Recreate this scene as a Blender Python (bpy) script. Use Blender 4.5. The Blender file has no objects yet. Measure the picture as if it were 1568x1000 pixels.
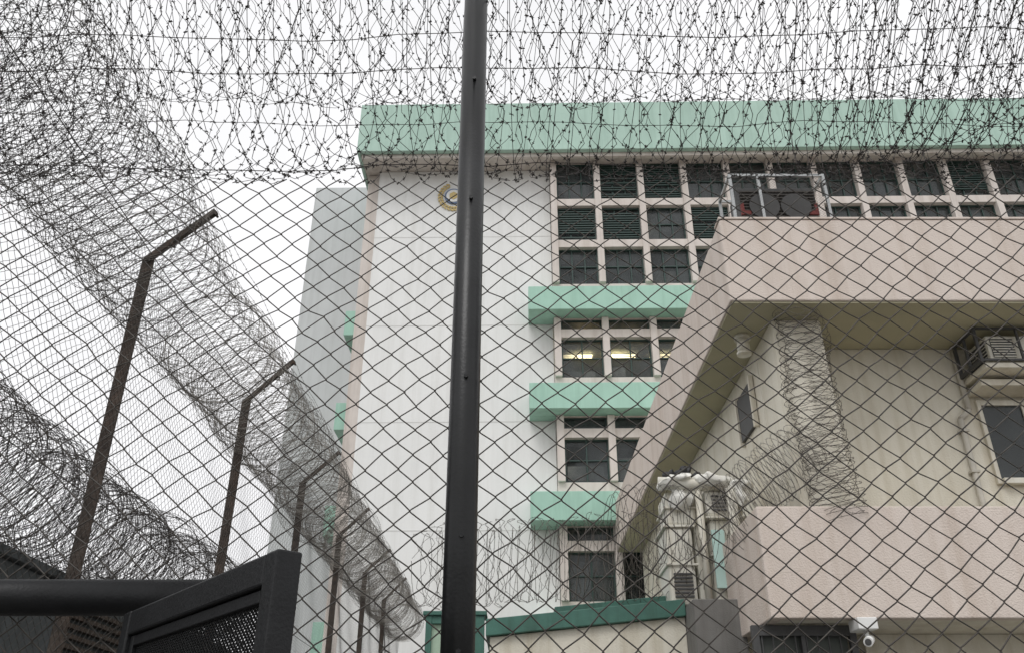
import bpy, bmesh, math, random
import numpy as np
from mathutils import Vector, Matrix
from mathutils import noise as mn
random.seed(7); rng=np.random.default_rng(7)
S=bpy.context.scene
COL=S.collection
# ---------------- materials ----------------
def mat(name,c,rough=.8,var=.12,scale=3.0,metal=0.0,bump=.0,bscale=60,streak=.0,stain=(.5,.45,.4),spec=.4,emit=None):
    m=bpy.data.materials.new(name); m.use_nodes=True
    nt=m.node_tree; N=nt.nodes; L=nt.links
    b=N['Principled BSDF']
    b.inputs['Roughness'].default_value=rough; b.inputs['Metallic'].default_value=metal
    b.inputs['Specular IOR Level'].default_value=spec
    tc=N.new('ShaderNodeTexCoord')
    n=N.new('ShaderNodeTexNoise'); n.inputs['Scale'].default_value=scale; n.inputs['Detail'].default_value=8; n.inputs['Roughness'].default_value=.6
    L.new(tc.outputs['Object'],n.inputs['Vector'])
    r=N.new('ShaderNodeValToRGB')
    r.color_ramp.elements[0].position=.3; r.color_ramp.elements[1].position=.7
    r.color_ramp.elements[0].color=(*[x*(1-var) for x in c],1); r.color_ramp.elements[1].color=(*[min(1,x*(1+var*.6)) for x in c],1)
    L.new(n.outputs['Fac'],r.inputs['Fac'])
    out=r.outputs['Color']
    if streak>0:
        mp=N.new('ShaderNodeMapping'); mp.inputs['Scale'].default_value=(2.2,2.2,.12)
        L.new(tc.outputs['Object'],mp.inputs['Vector'])
        n2=N.new('ShaderNodeTexNoise'); n2.inputs['Scale'].default_value=1.6; n2.inputs['Detail'].default_value=7; n2.inputs['Roughness'].default_value=.65
        L.new(mp.outputs['Vector'],n2.inputs['Vector'])
        r2=N.new('ShaderNodeValToRGB'); r2.color_ramp.elements[0].position=.45; r2.color_ramp.elements[1].position=.75
        r2.color_ramp.elements[0].color=(0,0,0,1); r2.color_ramp.elements[1].color=(streak,)*3+(1,)
        L.new(n2.outputs['Fac'],r2.inputs['Fac'])
        mx=N.new('ShaderNodeMix'); mx.data_type='RGBA'; mx.blend_type='MULTIPLY'
        L.new(r2.outputs['Color'],mx.inputs[0]); L.new(out,mx.inputs[6]); mx.inputs[7].default_value=(*stain,1)
        out=mx.outputs[2]
    L.new(out,b.inputs['Base Color'])
    if bump>0:
        n3=N.new('ShaderNodeTexNoise'); n3.inputs['Scale'].default_value=bscale; n3.inputs['Detail'].default_value=4
        L.new(tc.outputs['Object'],n3.inputs['Vector'])
        bp=N.new('ShaderNodeBump'); bp.inputs['Strength'].default_value=bump; bp.inputs['Distance'].default_value=.02
        L.new(n3.outputs['Fac'],bp.inputs['Height']); L.new(bp.outputs['Normal'],b.inputs['Normal'])
    if emit:
        b.inputs['Emission Color'].default_value=(*emit[0],1); b.inputs['Emission Strength'].default_value=emit[1]
    return m
M={}
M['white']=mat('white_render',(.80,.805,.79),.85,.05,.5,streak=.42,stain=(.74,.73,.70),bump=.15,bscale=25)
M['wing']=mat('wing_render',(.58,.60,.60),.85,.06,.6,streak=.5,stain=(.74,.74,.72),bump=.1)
M['seam']=mat('joint_mastic',(.64,.64,.62),.85,.06,.6)
M['beige']=mat('beige_frame',(.65,.595,.55),.85,.08,2,streak=.6,stain=(.6,.55,.5),bump=.1)
M['green']=mat('mint_paint',(.37,.59,.485),.7,.07,1.2,streak=.7,stain=(.70,.74,.72),bump=.1)
M['fascia']=mat('faded_mint_paint',(.42,.58,.50),.75,.07,1.0,streak=.8,stain=(.72,.76,.74),bump=.1)
M['pink']=mat('pink_render',(.655,.575,.515),.9,.07,1.3,streak=.8,stain=(.76,.71,.66),bump=.6,bscale=45)
M['cream']=mat('cream_render',(.71,.67,.57),.85,.07,1.2,streak=.8,stain=(.72,.68,.6),bump=.4,bscale=40)
M['olive']=mat('shaded_soffit_cream',(.47,.44,.31),.9,.10,1.2,bump=.1)  # cream soffit with the shade under the roof put into its darker olive colour
M['grey']=mat('grey_concrete',(.19,.185,.175),.9,.15,3,streak=.6,bump=.3)
M['dgrey']=mat('dark_weathered_concrete',(.09,.10,.105),.9,.3,2,streak=.6,bump=.3)
M['teal']=mat('teal_paint',(.06,.16,.125),.55,.25,3,streak=.8,bump=.1)
M['palegreen']=mat('pale_green_panel',(.42,.55,.42),.6,.1,3,streak=.6)
M['frame']=mat('dark_green_frame',(.030,.058,.050),.5,.2,6)
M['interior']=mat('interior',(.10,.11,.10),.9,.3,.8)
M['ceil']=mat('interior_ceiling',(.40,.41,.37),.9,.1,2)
M['tube']=mat('fluorescent_tube',(.9,.85,.6),.5,.01,emit=((1,.86,.52),6.0))
M['black']=mat('black_paint',(.010,.0105,.0115),.42,.35,14,bump=.10,bscale=160,spec=.28)
M['pole']=mat('pole_paint',(.009,.0095,.010),.33,.5,10,bump=.05,bscale=120,spec=.34)
M['wire']=mat('chainlink_wire',(.060,.053,.046),.5,.45,30,metal=.3)
M['razor']=mat('dark_barbed_wire',(.045,.038,.034),.6,.5,30,metal=.3)
M['galv']=mat('galvanised_wire',(.17,.158,.14),.55,.5,3,metal=.4)
M['galvl']=mat('galvanised_wire_light',(.28,.26,.23),.55,.4,4,metal=.4)
M['rwire']=mat('weathered_wire',(.12,.105,.09),.7,.4,4,metal=.2)
M['rust']=mat('rusty_steel',(.070,.056,.046),.8,.6,12,streak=.7,stain=(.9,.5,.3),bump=.4,bscale=80)
M['steel']=mat('steel_bracket',(.35,.36,.36),.45,.15,5,metal=.6)
M['acwhite']=mat('unit_enamel',(.72,.70,.62),.5,.12,4,streak=.8,stain=(.65,.57,.45))
M['sheet']=mat('plastic_wrapping',(.82,.81,.76),.45,.12,5,bump=.5,bscale=14,streak=.4,stain=(.75,.7,.6))
M['acgrey']=mat('unit_grille',(.07,.07,.07),.6,.2,10)
M['paleteal']=mat('pale_teal_sheet',(.48,.66,.61),.5,.1,4)
M['red']=mat('red_paint',(.20,.03,.025),.6,.3,6)
M['gold']=mat('gold_leaf',(.58,.45,.20),.5,.2,9,metal=.1)
M['blue']=mat('crest_blue',(.14,.20,.32),.5,.2,9)
M['ground']=mat('concrete_paving',(.18,.175,.165),.9,.15,1.5,bump=.2,bscale=8)
M['whitep']=mat('white_plastic',(.75,.75,.73),.4,.05,5)
M['darkcloth']=mat('black_bag',(.02,.02,.022),.5,.3,8,bump=.8,bscale=15)
M['pipe']=mat('grey_drain_pipe',(.50,.47,.41),.6,.12,4)
def glass():
    m=bpy.data.materials.new('window_glass'); m.use_nodes=True
    nt=m.node_tree;N=nt.nodes;L=nt.links
    b=N['Principled BSDF']; b.inputs['Base Color'].default_value=(.07,.08,.082,1); b.inputs['Roughness'].default_value=.08
    tc=N.new('ShaderNodeTexCoord'); n=N.new('ShaderNodeTexNoise'); n.inputs['Scale'].default_value=.9; n.inputs['Detail'].default_value=3; L.new(tc.outputs['Object'],n.inputs['Vector'])
    mr=N.new('ShaderNodeMapRange'); mr.inputs[1].default_value=.3; mr.inputs[2].default_value=.7; mr.inputs[3].default_value=.12; mr.inputs[4].default_value=.8
    L.new(n.outputs['Fac'],mr.inputs[0]); L.new(mr.outputs[0],b.inputs['Alpha'])
    bp=N.new('ShaderNodeBump'); bp.inputs['Strength'].default_value=.15; L.new(n.outputs['Fac'],bp.inputs['Height']); L.new(bp.outputs['Normal'],b.inputs['Normal'])
    return m
M['glass']=glass()
# ---------------- helpers ----------------
def empty(name,loc=(0,0,0),rz=0):
    e=bpy.data.objects.new(name,None); e.location=loc; e.rotation_euler=(0,0,rz); e.empty_display_size=.3; COL.objects.link(e); return e
def obj(name,me,m,parent=None):
    o=bpy.data.objects.new(name,me); COL.objects.link(o)
    if m: me.materials.append(m)
    if parent is not None:
        o.parent=parent
    return o
def piv(parent):
    return Vector(parent.location) if parent is not None else Vector((0,0,0))
def boxes(name,lst,m,parent=None,bevel=.008):
    bm=bmesh.new(); p=piv(parent)
    for (x0,x1,y0,y1,z0,z1) in lst:
        vs=[bm.verts.new(Vector(q)-p) for q in ((x0,y0,z0),(x1,y0,z0),(x1,y1,z0),(x0,y1,z0),(x0,y0,z1),(x1,y0,z1),(x1,y1,z1),(x0,y1,z1))]
        for f in ((0,3,2,1),(4,5,6,7),(0,1,5,4),(1,2,6,5),(2,3,7,6),(3,0,4,7)): bm.faces.new([vs[i] for i in f])
    me=bpy.data.meshes.new(name); bm.to_mesh(me); bm.free()
    o=obj(name,me,m,parent)
    if bevel>0:
        b=o.modifiers.new('bevel','BEVEL'); b.width=bevel; b.segments=2; b.limit_method='ANGLE'
    return o
def npmesh(name,V,F,m,parent=None,smooth=True):
    me=bpy.data.meshes.new(name); k=F.shape[1]
    me.vertices.add(len(V)); me.vertices.foreach_set('co',np.ascontiguousarray(V,dtype=np.float32).ravel())
    me.loops.add(F.size); me.loops.foreach_set('vertex_index',F.astype(np.int32).ravel())
    me.polygons.add(len(F)); me.polygons.foreach_set('loop_start',np.arange(0,F.size,k,dtype=np.int32)); me.polygons.foreach_set('loop_total',np.full(len(F),k,dtype=np.int32))
    me.polygons.foreach_set('use_smooth',np.full(len(F),smooth,dtype=bool))
    me.update(calc_edges=True); me.validate()
    return obj(name,me,m,parent)
def tubeVF(P,r,ref,sides=4):
    P=np.asarray(P,dtype=np.float64)
    T=np.gradient(P,axis=1); T/=np.linalg.norm(T,axis=2,keepdims=True)+1e-12
    R=np.broadcast_to(np.asarray(ref,dtype=float),T.shape)
    A=np.cross(T,R); A/=np.linalg.norm(A,axis=2,keepdims=True)+1e-12
    B=np.cross(T,A)
    N,K,_=P.shape
    ang=np.arange(sides)*2*np.pi/sides
    V=P[:,:,None,:]+r*(A[:,:,None,:]*np.cos(ang)[None,None,:,None]+B[:,:,None,:]*np.sin(ang)[None,None,:,None])
    idx=np.arange(N*K*sides).reshape(N,K,sides)
    a=idx[:,:-1,:]; b=idx[:,1:,:]; a2=np.roll(a,-1,axis=2); b2=np.roll(b,-1,axis=2)
    F=np.stack([a,a2,b2,b],axis=-1).reshape(-1,4)
    return V.reshape(-1,3),F
def join(vfs):
    Vs=[];Fs=[];o=0
    for V,F in vfs: Vs.append(V);Fs.append(F+o);o+=len(V)
    return np.concatenate(Vs),np.concatenate(Fs)
def barbs(pts,size=.013,r=.0011):
    n=len(pts)
    out=[]
    for q in range(2):
        d=rng.normal(size=(n,3)); d/=np.linalg.norm(d,axis=1,keepdims=True)
        d*=rng.uniform(.5,1.1,size=(n,1))
        P=np.stack([pts-d*size,pts,pts+d*size],axis=1)
        out.append(tubeVF(P,r,(.31,.57,.76),3))
    d=rng.normal(size=(n,3)); d/=np.linalg.norm(d,axis=1,keepdims=True)
    out.append(tubeVF(np.stack([pts-d*.006,pts+d*.006],axis=1),r*2.4,(.31,.57,.76),4))
    return out
def helix(c0,axis,length,r0,pitch,hand=1,seg=22,wob=.05,phase=0,sag=0,ez=1.0,lobes=0,la=.5):
    axis=np.array(axis,float); axis/=np.linalg.norm(axis)
    up=np.array((0,0,1.)) if abs(axis[2])<.9 else np.array((0,1.,0))
    s=np.cross(axis,up); s/=np.linalg.norm(s); u=np.cross(s,axis)
    turns=length/pitch
    if lobes: seg=int(max(seg,lobes*5.2))
    n=int(turns*seg)
    t=np.linspace(0,turns,n)
    nn=int(turns)+3
    K=np.arange(nn)
    def noise(): return np.interp(t,K,rng.normal(size=nn))
    def slow(st): 
        k=np.arange(0,turns+2*st,st); return np.interp(t,k,rng.normal(size=len(k)))
    rr=noise(); w1=noise(); w2=slow(9); w3=slow(14)
    a=hand*2*np.pi*t+phase
    r=r0*(1+wob*(rr*.6+slow(6)*.6)+.03*np.sin(t*.37)+.02*np.sin(3*a+t))
    ax=pitch*t+.15*pitch*np.sin(a+1.3*w1)+pitch*.25*w1
    if lobes: ax=ax+la*pitch*np.sin((lobes+.5)*a)*(1+.3*noise())
    ax=ax+ .06*np.sin(a+w3)*wob/.05*.5
    sg=-sag*np.sin(np.pi*np.clip(pitch*t/length,0,1)*max(1,round(length/3)))**2
    return np.array(c0)[None]+ax[:,None]*axis+(r*np.cos(a)+.025*w2*wob/.05)[:,None]*s+(r*np.sin(a)*ez+sg+.02*w3*wob/.05)[:,None]*u
def coil(name,specs,m,wr=.0014,barb=.11,bs=.013,parent=None,extra=None,sides=3):
    vfs=[]
    for sp in specs:
        P=helix(**sp); ref=sp['axis']
        vfs.append(tubeVF(P[None],wr,ref,sides))
        seg=np.linalg.norm(np.diff(P,axis=0),axis=1); cum=np.concatenate([[0],np.cumsum(seg)])
        k=np.arange(0,cum[-1],barb); k=k+rng.uniform(-.25,.25,size=len(k))*barb
        pts=np.stack([np.interp(k,cum,P[:,i]) for i in range(3)],axis=1)
        vfs+=barbs(pts,bs)
    if extra:
        for (a,b) in extra:
            a=np.array(a,float);b=np.array(b,float);L=np.linalg.norm(b-a);n=max(8,int(L/.15))
            t=np.linspace(0,1,n)[:,None]
            P=a+(b-a)*t; P[:,2]-=.03*np.sin(t[:,0]*np.pi*max(1,round(L/1.5)))**2; P+=rng.normal(scale=.004,size=P.shape)
            vfs.append(tubeVF(P[None],wr*1.1,(.2,.3,.93) if abs((b-a)[2])<L*.5 else (1,0,0),sides))
            q=np.linspace(0,1,max(2,int(L/.09)))
            vfs+=barbs(np.stack([np.interp(q,t[:,0],P[:,i]) for i in range(3)],axis=1),bs)
    V,F=join(vfs); V=V-np.array(piv(parent))
    return npmesh(name,V,F,m,parent)
def chainlink(name,o,ud,wid,hei,W,H,r,m,parent=None,sides=4,warp=.012):
    o=np.array(o,float);ud=np.array(ud,float);nd=np.cross(ud,(0,0,1.))
    ni=int(wid/(W/2)); nj=int(hei/(H/2))
    J=rng.normal(scale=.0024*W/.07,size=(ni+3,nj+2,2))
    i=np.arange(ni)[:,None]; j=np.arange(nj+1)[None,:]
    lat=i+((i+j)%2)
    jj=np.broadcast_to(j,lat.shape)
    sgn=np.where(((i+j)%2)==1,1,-1)
    X=lat*W/2+J[lat,jj,0]+sgn*r*.9
    Z=jj*H/2+J[lat,jj,1]
    K=np.stack([X,Z],axis=-1)
    D=K[:,1:]-K[:,:-1]
    s=np.where(D[:,:,0]>0,1,-1)[...,None]*r*1.15
    A=K[:,:-1]+.13*D; B=K[:,:-1]+.87*D
    z0=np.zeros_like(s)
    kk=np.concatenate([K[:,:-1],z0],axis=-1); aa=np.concatenate([A,s],axis=-1); bb=np.concatenate([B,s],axis=-1)
    P=np.stack([kk,aa,bb],axis=2).reshape(ni,-1,3)
    x=P[...,0];z=P[...,1]
    wy=warp*(np.sin(x*2.1+.6)+np.sin(z*2.7+x*.9+1)+.5*np.sin(x*5.3+z*4.1))
    wz=warp*.6*(np.sin(x*1.7)+np.sin(x*3.9+2+z)+.6*np.sin(x*8+z*3))
    wx=warp*.6*(np.sin(z*2.3+1)+np.sin(z*4.4+x*1.2)+.6*np.sin(z*9+x*2))
    Q=o+(x+wx)[...,None]*ud+(z+wz)[...,None]*np.array((0,0,1.))+(P[...,2]+wy)[...,None]*nd
    V,F=tubeVF(Q,r,nd,sides); V=V-np.array(piv(parent))
    return npmesh(name,V,F,m,parent)
def rod(name,a,b,r,m,parent=None,seg=24):
    a=Vector(a);b=Vector(b);d=b-a
    bm=bmesh.new(); bmesh.ops.create_cone(bm,cap_ends=True,segments=seg,radius1=r,radius2=r,depth=d.length)
    bm.transform(Matrix.Translation((a+b)/2-piv(parent))@d.to_track_quat('Z','Y').to_matrix().to_4x4())
    for f in bm.faces: f.smooth=len(f.verts)==4
    me=bpy.data.meshes.new(name); bm.to_mesh(me); bm.free()
    return obj(name,me,m,parent)
def ball(bm,c,s,rot=0,sub=2):
    r=bmesh.ops.create_icosphere(bm,subdivisions=sub,radius=1)
    mt=Matrix.Translation(c)@Matrix.Rotation(rot,4,'Y')@Matrix.Diagonal((*s,1))
    bmesh.ops.transform(bm,matrix=mt,verts=r['verts'])
# ---------------- ground ----------------
boxes('ground',[(-600,600,-600,900,-.2,0)],M['ground'],None,0)
# ---------------- main building ----------------
B=empty('prison_building',(0,25,0),math.radians(-.9))
XR=24
boxes('white_wall',[(-4.9,1.38,25,40,0,21.6)],M['white'],B,.02)
boxes('wall_seam',[(-4.9,1.38,24.994,25.01,z,z+.03) for z in (18.65,15.1,11.65,8.2,4.75)],M['seam'],B,0)
boxes('corner_strip',[(-5.35,-4.903,25.2,40,0,21.6)],M['beige'],B,.02)
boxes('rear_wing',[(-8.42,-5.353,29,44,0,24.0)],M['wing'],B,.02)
boxes('roof_slab',[(-5.45,XR,23.95,40,21.62,22.9)],M['beige'],B,.01)
boxes('roof_fascia',[(-5.55,XR,23.75,23.95,21.55,23.75)],M['fascia'],B,.02)
boxes('roof_fascia_side',[(-5.55,-5.45,23.953,40,21.55,23.75)],M['fascia'],B,.0)
boxes('roof_eave_strip',[(-5.4,XR,23.96,24.1,21.4,21.615)],M['beige'],B,.01)
ST=3.45
floors=[(15.1-ST*k-2.1,15.1-ST*k) for k in range(4)]
sp=[(15.1,16.45)]+[(15.1-ST*(k+1),15.1-ST*k-2.1) for k in range(4)]+[(0,15.1-ST*3-2.1)]
boxes('spandrel',[(1.384,XR,24.6,25.3,a,b) for a,b in sp],M['beige'],B,.01)
boxes('canopy',[(.55,XR,23.95,24.597,15.12-ST*k,15.98-ST*k) for k in range(4)]+[(.55,1.38,24.597,24.998,15.12-ST*k,15.98-ST*k) for k in range(4)],M['green'],B,.015)
boxes('side_canopy',[(-5.8,-5.354,25.7,27.6,15.15-ST*k,16.1-ST*k) for k in range(4)],M['green'],B,.015)
cols=[1.5+1.565*i for i in range(15)]
cl=[(x-.11,x+.11,24.45,25.0,16.45,21.6) for x in cols]
for a,b in floors: cl+=[(x-.11,x+.11,24.45,25.0,a,b) for x in cols]
boxes('window_fin',cl,M['beige'],B,.008)
hb=[(1.39,XR,24.5,24.95,19.62,19.92),(1.39,XR,24.5,24.95,17.87,18.17)]
for a,b in floors: hb.append((1.39,XR,24.5,24.95,b-.72,b-.42))
boxes('window_transom',hb,M['beige'],B,.008)
gl=[];fr=[];lv=[]
rows=[(19.92,21.6,0),(18.17,19.62,1),(16.45,17.87,2)]
for a,b in floors: rows+=[(a,b-.72,3),(b-.42,b,4)]
louv={(0,1),(0,2),(1,0),(1,1),(1,3),(0,9),(0,11),(0,12)}
for (z0,z1,rk) in rows:
    for i in range(14):
        x0=cols[i]+.112;x1=cols[i+1]-.112
        y=24.72
        gl.append((x0,x1,y+.03,y+.036,z0,z1))
        t=.05
        fr+=[(x0,x0+t,y-.03,y+.03,z0,z1),(x1-t,x1,y-.03,y+.03,z0,z1),(x0+t,x1-t,y-.03,y+.03,z0,z0+t),(x0+t,x1-t,y-.03,y+.03,z1-t,z1)]
        if rk!=4:
            xc=(x0+x1)/2
            for xx in (x0+(x1-x0)*.34,x0+(x1-x0)*.67) if rk<3 else (xc,):
                fr.append((xx-.022,xx+.022,y-.028,y+.028,z0+t,z1-t))
            fr.append((x0+t,x1-t,y-.024,y+.024,z0+(z1-z0)*.5,z0+(z1-z0)*.5+.04))
        if (rk,i) in louv:
            n=int((z1-z0)/.10)
            for k in range(n):
                if random.random()<.08: continue
                z=z0+.06+k*.10
                lv.append((x0+t,x1-t,y-.09,y-.035,z,z+.045))
boxes('window_glass',gl,M['glass'],B,0)
boxes('window_frame',fr,M['frame'],B,0)
boxes('window_louvre',lv,M['frame'],B,0)
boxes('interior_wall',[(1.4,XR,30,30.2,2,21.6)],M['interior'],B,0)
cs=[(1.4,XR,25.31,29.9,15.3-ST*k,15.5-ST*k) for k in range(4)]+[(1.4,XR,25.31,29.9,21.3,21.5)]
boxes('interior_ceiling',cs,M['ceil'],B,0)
tb=[]
for i in range(6):
    x=cols[i]+.3
    for y in (25.9,27.4):
        tb.append((x,x+1.05,y,y+.08,15.16,15.2))
        tb.append((x,x+1.05,y+.2,y+.28,15.16,15.2))
boxes('ceiling_light',tb,M['tube'],B,0)
boxes('window_blind',[(cols[i]+.2,cols[i]+.2+wd,24.9,24.92,z,z+h) for (i,z,h,wd) in ((0,13.0,.35,1.0),(1,9.7,.7,.5),(0,6.2,.9,1.1),(5,20.3,1.2,.55),(7,20.0,.8,1.1),(2,16.5,.6,1.1),(8,20.4,1.2,.5),(3,20.6,.9,1.1),(0,9.7,.45,1.1),(0,20.6,.9,.6),(2,18.3,1.2,.6),(1,13.0,.5,.4),(2,13.0,.3,.9),(4,20.3,.6,.5))],M['ceil'],B,0)
cr=bmesh.new()
cx,cz=-2.12,20.42; p=piv(B)
for s in (-1,1):
    for k in range(12):
        a=math.radians(-84+k*13.5)
        for rr,tw in ((.44,.5),(.54,-.5)):
            c=Vector((cx+s*rr*math.cos(a),24.96,cz+rr*1.1*math.sin(a)))-p
            ball(cr,c,(.085,.02,.04),rot=-(math.atan2(math.cos(a),-s*math.sin(a))+tw),sub=1)
me=bpy.data.meshes.new('crest_wreath'); cr.to_mesh(me); cr.free(); obj('crest_wreath',me,M['gold'],B)
rod('crest_disc',(cx,24.93,cz),(cx,24.999,cz),.33,M['blue'],B,40)
rod('crest_ring',(cx,24.915,cz),(cx,24.929,cz),.27,M['whitep'],B,40)
rod('crest_centre',(cx,24.90,cz),(cx,24.914,cz),.17,M['gold'],B,6)
# ---------------- pink building ----------------
K=empty('pink_annex_building',(6,10,0))
boxes('roof_parapet',[(2.97,16,10,24.2,7.383,8.72)],M['pink'],K,.02)
boxes('roof_coping',[(2.955,16,9.985,10.25,8.722,8.76)],M['pink'],K,.008)
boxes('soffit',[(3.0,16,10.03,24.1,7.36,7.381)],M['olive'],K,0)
boxes('upper_wall',[(3.65,16,11.4,24,3.4,7.358)],M['cream'],K,.015)
boxes('corner_column',[(3.652,4.34,10.5,11.398,3.4,7.356)],M['cream'],K,.02)
boxes('balcony_parapet',[(2.93,16,10,10.16,3.25,4.54),(2.93,3.09,10.163,11.9,3.25,4.54)],M['pink'],K,.015)
boxes('balcony_floor',[(3.093,16,10.163,13,3.26,3.4)],M['cream'],K,.0)
boxes('lower_wall',[(4.4,16,11.2,24,0,3.258)],M['cream'],K,.01)
boxes('lower_door_frame',[(2.80,2.88,10.4,10.48,0,3.24),(3.93,4.01,10.4,10.48,0,3.24),(2.88,3.93,10.4,10.48,3.12,3.24),(3.36,3.41,10.4,10.48,0,3.12)],M['acgrey'],K,.005)
boxes('lower_door',[(2.88,3.93,10.5,10.52,0,3.2)],M['interior'],K,0)
boxes('door_bars',[(2.9+.13*i,2.915+.13*i,10.42,10.435,0,3.12) for i in range(8)],M['acgrey'],K,0)
boxes('side_window',[(3.60,3.66,11.75,12.55,6.3,7.0)],M['acgrey'],K,.005)
boxes('side_window_frame',[(3.57,3.64,11.68,11.748,6.24,7.06),(3.57,3.64,12.552,12.62,6.24,7.06)],M['cream'],K,.004)
boxes('window_pane',[(6.78,9,11.36,11.37,5.32,6.42)],M['glass'],K,0)
boxes('window_back',[(6.78,9,11.385,11.395,5.32,6.42)],M['acgrey'],K,0)
boxes('window_surround',[(6.72,6.78,11.34,11.398,5.25,6.5),(6.78,9,11.34,11.398,6.42,6.5),(6.78,9,11.28,11.398,5.24,5.32),(7.35,7.39,11.33,11.358,5.32,6.42),(8.1,8.14,11.33,11.358,5.32,6.42)],M['acwhite'],K,.006)
boxes('window_hood',[(6.64,9.2,10.95,11.398,6.56,6.66)],M['cream'],K,.01)
rod('drain_pipe',(6.42,11.33,3.4),(6.42,11.33,6.2),.04,M['pipe'],K)
rod('drain_pipe_elbow',(6.42,11.33,6.2),(6.58,11.33,6.34),.04,M['pipe'],K)
rod('drain_pipe_top',(6.58,11.33,6.34),(6.58,11.33,7.35),.04,M['pipe'],K)
boxes('pipe_clip',[(6.36,6.48,11.28,11.39,z,z+.03) for z in (4.6,5.4,6.0)],M['pipe'],K,0)
U=empty('warning_siren',(3.36,11,7.2))
rod('siren_body',(3.36,11,7.1),(3.36,11,7.3),.09,M['acwhite'],U)
rod('siren_cap',(3.36,11,7.3),(3.36,11,7.36),.12,M['acwhite'],U)
rod('siren_base',(3.36,11,7.06),(3.36,11,7.1),.105,M['acwhite'],U)
A=empty('air_conditioner',(7.1,11,6.9))
boxes('casing',[(6.75,7.5,10.75,11.35,6.86,7.24)],M['acwhite'],A,.02)
boxes('front_grille',[(6.80,7.12,10.735,10.749,6.9,7.2)],M['acgrey'],A,.0)
boxes('grille_bar',[(6.80,7.12,10.725,10.734,6.9+.04*i,6.915+.04*i) for i in range(8)],M['acwhite'],A,0)
boxes('side_vent',[(6.738,6.749,10.8,11.3,6.9+.05*i,6.925+.05*i) for i in range(6)],M['acgrey'],A,0)
boxes('support_tray',[(6.62,7.7,10.7,11.39,6.72,6.80)],M['cream'],A,.008)
boxes('tray_bracket',[(6.55,6.59,10.66,11.28,6.80,6.85),(6.55,6.59,10.66,10.70,6.85,7.33),(6.55,6.59,10.70,11.28,7.29,7.33),(6.55,6.59,11.24,11.28,6.85,7.29),(6.55,6.59,10.97,11.0,6.85,7.29),(6.59,7.8,10.66,10.69,7.30,7.33),(6.59,7.8,10.66,10.69,6.81,6.84),(7.15,7.18,10.66,10.69,6.84,7.30),(7.77,7.8,10.66,10.69,6.84,7.30)],M['acgrey'],A,0)
R=empty('rooftop_condenser_unit',(4.3,11,8.8))
fx0,fx1,fy0,fy1,fz0,fz1=3.5,5.0,10.9,11.6,8.72,10.2
t=.022
fb=[]
for x in (fx0,3.95,fx1):
    for y in (fy0,fy1): fb.append((x-t,x+t,y-t,y+t,fz0,fz1))
for z in (9.2,fz1+t):
    for y in (fy0,fy1): fb.append((fx0-t,fx1+t,y-t+.001,y+t-.001,z-t,z+t))
    for x in (fx0,fx1): fb.append((x-t+.001,x+t-.001,fy0+t,fy1-t,z-t+.001,z+t-.001))
boxes('cage_frame',fb,M['steel'],R,0)
boxes('condenser_body',[(3.62,4.86,11.0,11.5,9.25,10.05)],M['acgrey'],R,.02)
boxes('condenser_side',[(3.63,3.78,10.95,10.999,9.50,9.57),(3.63,3.68,10.95,10.999,9.573,9.72),(4.70,4.85,10.95,10.999,9.50,9.57),(4.80,4.85,10.95,10.999,9.573,9.72)],M['red'],R,.0)
boxes('condenser_louvre',[(3.64,4.84,10.96,10.99,9.28+.06*i,9.30+.06*i) for i in range(12)],M['wire'],R,0)
rod('condenser_fan',(4.0,10.95,9.65),(4.0,10.93,9.65),.24,M['acgrey'],R)
rod('condenser_fan_2',(4.5,10.95,9.65),(4.5,10.93,9.65),.24,M['acgrey'],R)
chainlink('cage_mesh',(fx0,fy0-.02,fz0+.4),(1,0,0),1.5,1.05,.05,.05,.0016,M['wire'],R,3,0)
C=empty('cctv_camera',(3.95,10.2,3.2))
boxes('mount',[(3.86,4.08,9.9,10.2,3.12,3.247)],M['whitep'],C,.01)
rod('arm',(3.98,10.05,3.12),(3.98,10.0,3.04),.025,M['whitep'],C)
rod('lens_hood',(4.02,10.05,3.03),(3.9,9.82,2.97),.05,M['whitep'],C)
rod('lens',(3.9,9.82,2.97),(3.897,9.812,2.968),.035,M['acgrey'],C)
# ---------------- low gatehouse ----------------
G=empty('gatehouse',(1,12,0))
def prism(name,prof,y0,y1,m,parent):
    bm=bmesh.new();p=piv(parent)
    f=[bm.verts.new(Vector((x,y0,z))-p) for x,z in prof]; b=[bm.verts.new(Vector((x,y1,z))-p) for x,z in prof]
    bm.faces.new(f); bm.faces.new(b[::-1])
    n=len(prof)
    for i in range(n): bm.faces.new((f[i],b[i],b[(i+1)%n],f[(i+1)%n]))
    bmesh.ops.recalc_face_normals(bm,faces=bm.faces)
    me=bpy.data.meshes.new(name); bm.to_mesh(me); bm.free(); o=obj(name,me,m,parent)
    q=o.modifiers.new('bevel','BEVEL'); q.width=.01; q.segments=2
    return o
prism('front_wall',[(-.3,0),(2.35,0),(2.35,3.60),(-.3,3.34)],12.02,14.5,M['cream'],G)
prism('coping',[(-.35,3.342),(2.35,3.602),(2.35,3.82),(-.35,3.56)],11.93,14.6,M['teal'],G)
prism('upper_roof',[(.6,3.66),(2.35,3.825),(2.35,3.97),(.6,3.80)],12.4,14.3,M['teal'],G)
boxes('grey_column',[(2.353,3.0,11.4,12.6,0,3.72)],M['grey'],G,.01)
boxes('lintel',[(-.3,2.34,11.99,12.018,2.75,2.9)],M['palegreen'],G,.005)
Gp=empty('gate_pillar',(-.8,12,0))
boxes('pillar_panel',[(-1.12,-.42,12,12.3,0,3.55)],M['palegreen'],Gp,.01)
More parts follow.
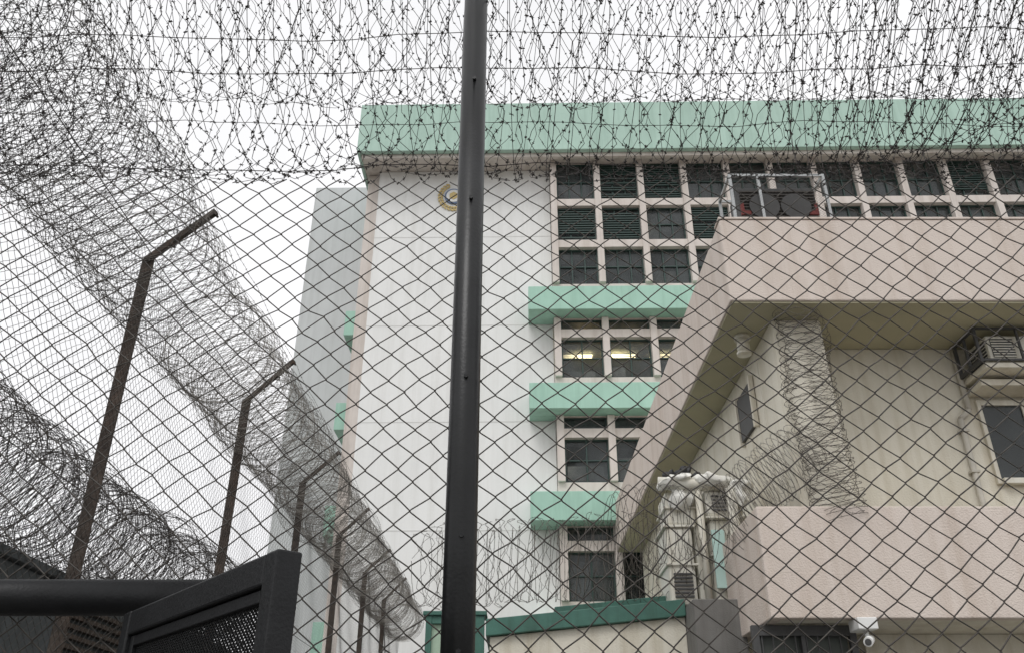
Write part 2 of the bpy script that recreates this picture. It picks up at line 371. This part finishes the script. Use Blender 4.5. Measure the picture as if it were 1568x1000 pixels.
boxes('pillar_frame',[(-1.16,-1.08,11.93,11.998,0,3.6),(-.50,-.37,11.93,11.998,0,3.6),(-1.079,-.501,11.94,11.998,3.5,3.6),(-.82,-.78,11.95,11.998,0,3.5)],M['teal'],Gp,.006)
boxes('pillar_cap',[(-1.2,-.34,11.9,12.35,3.603,3.66)],M['teal'],Gp,.01)
# plant cluster: stacked ducts and cabinets with loose wrapping
Q=empty('ventilation_plant',(2.6,12.5,3.9))
boxes('duct_box',[(2.18,2.56,12.0,12.8,3.75,4.82),(2.22,2.66,12.05,12.7,4.853,5.36),(2.80,3.28,11.95,12.8,3.75,4.92),(2.76,3.3,11.9,12.7,4.953,5.34),(2.60,2.74,12.1,12.6,3.75,5.3)],M['acwhite'],Q,.05)
boxes('duct_flange',[(2.15,2.60,11.97,12.83,4.82,4.851),(2.75,3.33,11.87,12.83,4.92,4.951),(2.19,2.69,12.02,12.73,5.1,5.13),(2.15,2.60,11.97,12.83,4.28,4.31),(2.77,3.31,11.92,12.83,4.4,4.43)],M['acwhite'],Q,.006)
boxes('panel_sheet',[(2.80,2.98,11.86,11.9,3.95,4.75)],M['paleteal'],Q,.005)
boxes('grille',[(2.24,2.50,11.965,11.996,3.85+.05*i,3.875+.05*i) for i in range(7)]+[(2.86,3.2,11.87,11.898,5.03+.05*i,5.05+.05*i) for i in range(5)],M['acgrey'],Q,0)
rod('duct_pipe',(2.12,11.95,5.46),(3.45,11.8,5.36),.085,M['acwhite'],Q)
rod('duct_pipe_collar',(2.7,11.885,5.416),(2.78,11.876,5.41),.10,M['acwhite'],Q)
rod('duct_riser',(3.1,11.72,3.9),(3.1,11.72,5.3),.075,M['acwhite'],Q)
rod('duct_riser_2',(2.68,11.90,3.75),(2.68,11.90,5.38),.05,M['acwhite'],Q)
def lump(name,parts,m,amp=.03,fr=7):
    bm=bmesh.new()
    for c,s in parts: ball(bm,Vector(c)-piv(Q),s,random.uniform(-.3,.3),4)
    for v in bm.verts:
        q=v.co*fr
        q2=Vector((v.co.x*16,v.co.y*16,v.co.z*3.5))
        v.co+=Vector((mn.noise(q),mn.noise(q+Vector((9,2,1))),mn.noise(q+Vector((3,8,4)))))*amp+Vector((mn.noise(q2),mn.noise(q2+Vector((5,5,5))),0))*amp*.7
    for f in bm.faces: f.smooth=True
    me=bpy.data.meshes.new(name);bm.to_mesh(me);bm.free();return obj(name,me,m,Q)
lump('plastic_wrapping',[((2.35,11.95,5.48),(.26,.2,.09)),((2.9,11.85,5.44),(.30,.2,.10)),((3.25,11.75,5.25),(.17,.14,.20)),((2.45,11.98,5.25),(.18,.1,.16))],M['sheet'],.07)
lump('plastic_bag',[((2.45,12.1,5.62),(.17,.14,.06)),((2.56,12.05,5.67),(.08,.10,.06)),((2.3,12.0,5.60),(.09,.1,.05)),((2.68,12.1,5.58),(.12,.1,.05))],M['darkcloth'],.055,11)
# ---------------- razor coils on roofs ----------------
coil('roof_razor_coil',[dict(c0=(-1.3,12.4,4.40),axis=(1,0,.03),length=4.4,r0=.6,pitch=.15,hand=1,wob=.08,lobes=6,la=.4),
  dict(c0=(-1.3,12.4,4.35),axis=(1,0,.03),length=4.4,r0=.55,pitch=.13,hand=-1,wob=.08),
  dict(c0=(1.3,11.6,4.6),axis=(1,0,.1),length=2.0,r0=.55,pitch=.08,hand=-1,wob=.12)],M['rwire'],.0036,.16,.026)
coil('column_razor_coil',[dict(c0=(3.98,10.2,4.4),axis=(-.03,0,1),length=2.9,r0=.30,pitch=.07,hand=1,wob=.05,lobes=6,la=.4),
  dict(c0=(4.0,10.2,4.4),axis=(-.04,0,1),length=2.9,r0=.30,pitch=.08,hand=-1,wob=.06)],M['rwire'],.0034,.12,.02)
coil('balcony_razor_coil',[dict(c0=(2.75,10.9,4.55),axis=(.75,-.35,.55),length=1.5,r0=.33,pitch=.06,hand=1,wob=.12),
  dict(c0=(2.75,10.9,4.6),axis=(.75,-.35,.55),length=1.5,r0=.33,pitch=.07,hand=-1,wob=.12)],M['galvl'],.0034,.12,.02)
# ---------------- left boundary fence ----------------
F=empty('boundary_fence',(-3,6,0))
chainlink('fence_mesh',(-3,2.2,.6),(0,1,0),21.5,4.9,.080,.078,.0017,M['wire'],F,3,.02)
pl=[]
for k in range(7):
    y=3.05+3*k
    pl+=[(-3.12,-3.02,y-.008,y+.008,0,5.5),(-3.12,-3.104,y+.008,y+.10,0,5.5)]
boxes('post',pl,M['rust'],F,.002)
bm=bmesh.new()
for k in range(7):
    y=3.05+3*k+random.uniform(-.02,.02)
    a=Vector((-3.07,y,5.46));b=Vector((-2.56,y,5.98+random.uniform(-.03,.02)));d=b-a
    R4=Matrix.Translation((a+b)/2-piv(F))@d.to_track_quat('Z','Y').to_matrix().to_4x4()
    for off,sx,sy in (((0,0,0),.045,.006),((-.02,.023,0),.006,.04)):
        r=bmesh.ops.create_cube(bm,size=1)
        bmesh.ops.transform(bm,matrix=R4@Matrix.Translation(off)@Matrix.Diagonal((sx,sy,d.length,1)),verts=r['verts'])
    for q in (.35,.65,.97):
        r=bmesh.ops.create_cube(bm,size=1)
        bmesh.ops.transform(bm,matrix=R4@Matrix.Translation((0,-.01,d.length*(q-.5)))@Matrix.Diagonal((.055,.03,.018,1)),verts=r['verts'])
me=bpy.data.meshes.new('post_arm');bm.to_mesh(me);bm.free();obj('post_arm',me,M['rust'],F)
rod('tension_wire',(-3,2.2,5.48),(-3,23.7,5.48),.004,M['wire'],F,6)
rod('tension_wire_mid',(-3,2.2,3.4),(-3,23.7,3.4),.004,M['wire'],F,6)
coil('fence_razor_coil',[dict(c0=(-2.85,1.6,5.38),length=22,r0=.50,pitch=.08,hand=1,sag=.07,axis=(0,1,0),wob=.07,lobes=11,la=.45),
  dict(c0=(-2.87,1.6,5.36),length=22,r0=.48,pitch=.10,hand=-1,sag=.08,axis=(0,1,0),wob=.09,lobes=9,la=.35)],M['galv'],.0018,.10,.013,F,
  extra=[((-2.56,1.6,5.98),(-2.56,23.5,5.98)),((-2.75,1.6,5.8),(-2.75,23.5,5.8)),((-2.9,1.6,5.62),(-2.9,23.5,5.62)),((-3.1,1.6,4.9),(-3.1,23.5,4.9))])
coil('fence_razor_coil',[dict(c0=(-2.85,7,5.36),length=16.5,r0=.46,pitch=.06,hand=1,sag=.06,axis=(0,1,0),wob=.09)],M['galvl'],.0022,.11,.014,F)
coil('fence_razor_coil',[dict(c0=(-2.95,2.0,5.40),length=4.2,r0=.52,pitch=.07,hand=1,sag=.04,axis=(0,1,0),wob=.08,lobes=8),
  dict(c0=(-3.1,2.2,5.15),length=3.2,r0=.40,pitch=.08,hand=-1,axis=(.05,1,0),wob=.12)],M['razor'],.0019,.10,.014,F)
W=empty('concrete_boundary_wall',(-4.3,8,0))
boxes('wall',[(-4.5,-4.2,2.5,15,0,3.25)],M['dgrey'],W,.02)
boxes('wall_cap',[(-4.56,-4.14,2.5,15,3.253,3.33)],M['dgrey'],W,.01)
boxes('louvre_vent',[(-4.19,-4.13,8.2,9.6,1.9+.09*i,1.94+.09*i) for i in range(14)],M['rust'],W,0)
coil('wall_razor_coil',[dict(c0=(-4.25,2.6,3.86),length=9.6,r0=.54,pitch=.06,hand=1,axis=(0,1,0),wob=.09,lobes=10,la=.45),
  dict(c0=(-4.25,2.6,3.84),length=9.6,r0=.52,pitch=.065,hand=-1,axis=(0,1,0),wob=.09),
  dict(c0=(-4.25,2.6,3.84),length=9.6,r0=.38,pitch=.07,hand=-1,axis=(0,1,0),wob=.12,lobes=6)],M['razor'],.0026,.09,.018,W)
# ---------------- front fence ----------------
X=empty('front_fence',(0,2,0))
chainlink('chainlink_mesh',(-2.1,2.03,.3),(1,0,0),4.3,2.93,.081,.070,.00175,M['wire'],X,6,.010)
rod('pole',(-.119,1.97,0),(-.119,1.97,4.6),.038,M['pole'],X,48)
for z in (3.5,3.05,2.5,2.1,1.85):
    rod('bolt',(-.119+.004,1.925,z),(-.119+.004,1.935,z),.006,M['black'],X,6)
rod('rail',(-2.2,2.0,1.975),(-.66,2.0,1.975),.040,M['black'],X,32)
coil('front_razor_coil',[dict(c0=(-3.2,2.42,4.16),length=6.4,r0=.50,pitch=.055,hand=1,axis=(1,0,0),wob=.03,lobes=13,la=.5),
  dict(c0=(-3.2,2.45,4.14),length=6.4,r0=.50,pitch=.10,hand=-1,axis=(1,0,0),wob=.035,phase=1),
  dict(c0=(-3.4,2.95,4.97),length=7.0,r0=.45,pitch=.065,hand=1,axis=(1,0,0),wob=.035,phase=1,lobes=11,la=.5)],M['razor'],.0014,.10,.0105,X,
  extra=[((-3,2.02,3.62),(3,2.02,3.66)),((-3,2.05,3.80),(3,2.05,3.86)),((-3,2.03,3.24),(3,2.03,3.27)),((-3,2.9,4.2),(3,2.9,4.2))])
coil('corner_razor_coil',[dict(c0=(.9,2.25,3.95),length=1.9,r0=.42,pitch=.08,hand=1,axis=(1,-.1,.03),wob=.12),
  dict(c0=(1.35,2.2,3.9),length=1.2,r0=.38,pitch=.07,hand=-1,axis=(1,-.1,.0),wob=.14)],M['razor'],.0015,.10,.012,X)
# gate leaf
GT=empty('gate_leaf',(-.35,1.35,0),0)
a=Vector((-.35,1.35,0));b=Vector((-.824,1.93,0));d=(b-a);Lg=d.length
GT.rotation_euler=(0,0,math.atan2(d.y,d.x))
def lb(name,l,m,bev=.004):
    bm=bmesh.new()
    for (x0,x1,y0,y1,z0,z1) in l:
        r=bmesh.ops.create_cube(bm,size=1)
        bmesh.ops.transform(bm,matrix=Matrix.Translation(((x0+x1)/2,(y0+y1)/2,(z0+z1)/2))@Matrix.Diagonal((x1-x0,y1-y0,z1-z0,1)),verts=r['verts'])
    me=bpy.data.meshes.new(name);bm.to_mesh(me);bm.free();o=obj(name,me,m,GT)
    q=o.modifiers.new('bevel','BEVEL');q.width=bev;q.segments=2
    return o
zt=1.926
lb('frame',[(0,.045,-.022,.022,.1,zt),(Lg-.045,Lg,-.022,.022,.1,zt),(.046,Lg-.046,-.021,.021,zt-.05,zt),(.046,Lg-.046,-.021,.021,.1,.15)],M['black'])
lb('inner_frame',[(.047,.067,-.012,.012,.15,zt-.051),(Lg-.067,Lg-.047,-.012,.012,.15,zt-.051),(.068,Lg-.068,-.012,.012,zt-.073,zt-.052)],M['black'],.002)
o=chainlink('expanded_mesh',(0,0,0),(1,0,0),Lg-.11,zt-.875,.0125,.0095,.0015,M['black'],None,4,0)
o.parent=GT; o.location=(.055,0,.83)
# ---------------- world / sun / camera ----------------
w=bpy.data.worlds.new('World'); S.world=w; w.use_nodes=True
nt=w.node_tree;N=nt.nodes;L=nt.links
bg=N['Background']
sky=N.new('ShaderNodeTexSky'); sky.sky_type='NISHITA'; sky.sun_disc=False
el=math.radians(52); az=math.radians(200)
sky.sun_elevation=el; sky.sun_rotation=az; sky.dust_density=4; sky.air_density=1
hs=N.new('ShaderNodeHueSaturation'); hs.inputs['Saturation'].default_value=.05
L.new(sky.outputs[0],hs.inputs['Color'])
mx=N.new('ShaderNodeMix'); mx.data_type='RGBA'; mx.inputs[0].default_value=.8
tc=N.new('ShaderNodeTexCoord'); n=N.new('ShaderNodeTexNoise'); n.inputs['Scale'].default_value=1.8; n.inputs['Detail'].default_value=4
L.new(tc.outputs['Generated'],n.inputs['Vector'])
cr=N.new('ShaderNodeValToRGB'); cr.color_ramp.elements[0].position=.3; cr.color_ramp.elements[1].position=.7
cr.color_ramp.elements[0].color=(.82,.825,.84,1); cr.color_ramp.elements[1].color=(.95,.945,.96,1)
L.new(n.outputs['Fac'],cr.inputs['Fac'])
sc=N.new('ShaderNodeVectorMath'); sc.operation='SCALE'; sc.inputs['Scale'].default_value=10.5
L.new(cr.outputs[0],sc.inputs[0])
L.new(hs.outputs[0],mx.inputs[6]); L.new(sc.outputs[0],mx.inputs[7]); L.new(mx.outputs[2],bg.inputs['Color'])
bg.inputs['Strength'].default_value=.124
sl=bpy.data.lights.new('sun','SUN'); sl.energy=.95; sl.angle=math.radians(25); sl.color=(1,.985,.97)
so=bpy.data.objects.new('sun',sl); COL.objects.link(so)
dv=Vector((math.sin(az)*math.cos(el),math.cos(az)*math.cos(el),math.sin(el)))
so.rotation_euler=dv.to_track_quat('Z','Y').to_euler()
cam=bpy.data.cameras.new('camera'); cam.sensor_width=36; cam.lens=29.85; cam.clip_start=.05; cam.clip_end=3000
co=bpy.data.objects.new('camera',cam); COL.objects.link(co); co.location=(0,0,1.6); co.rotation_euler=(math.radians(90+28.3),0,0)
S.camera=co
S.view_settings.view_transform='Standard'; S.view_settings.look='None'; S.view_settings.exposure=0
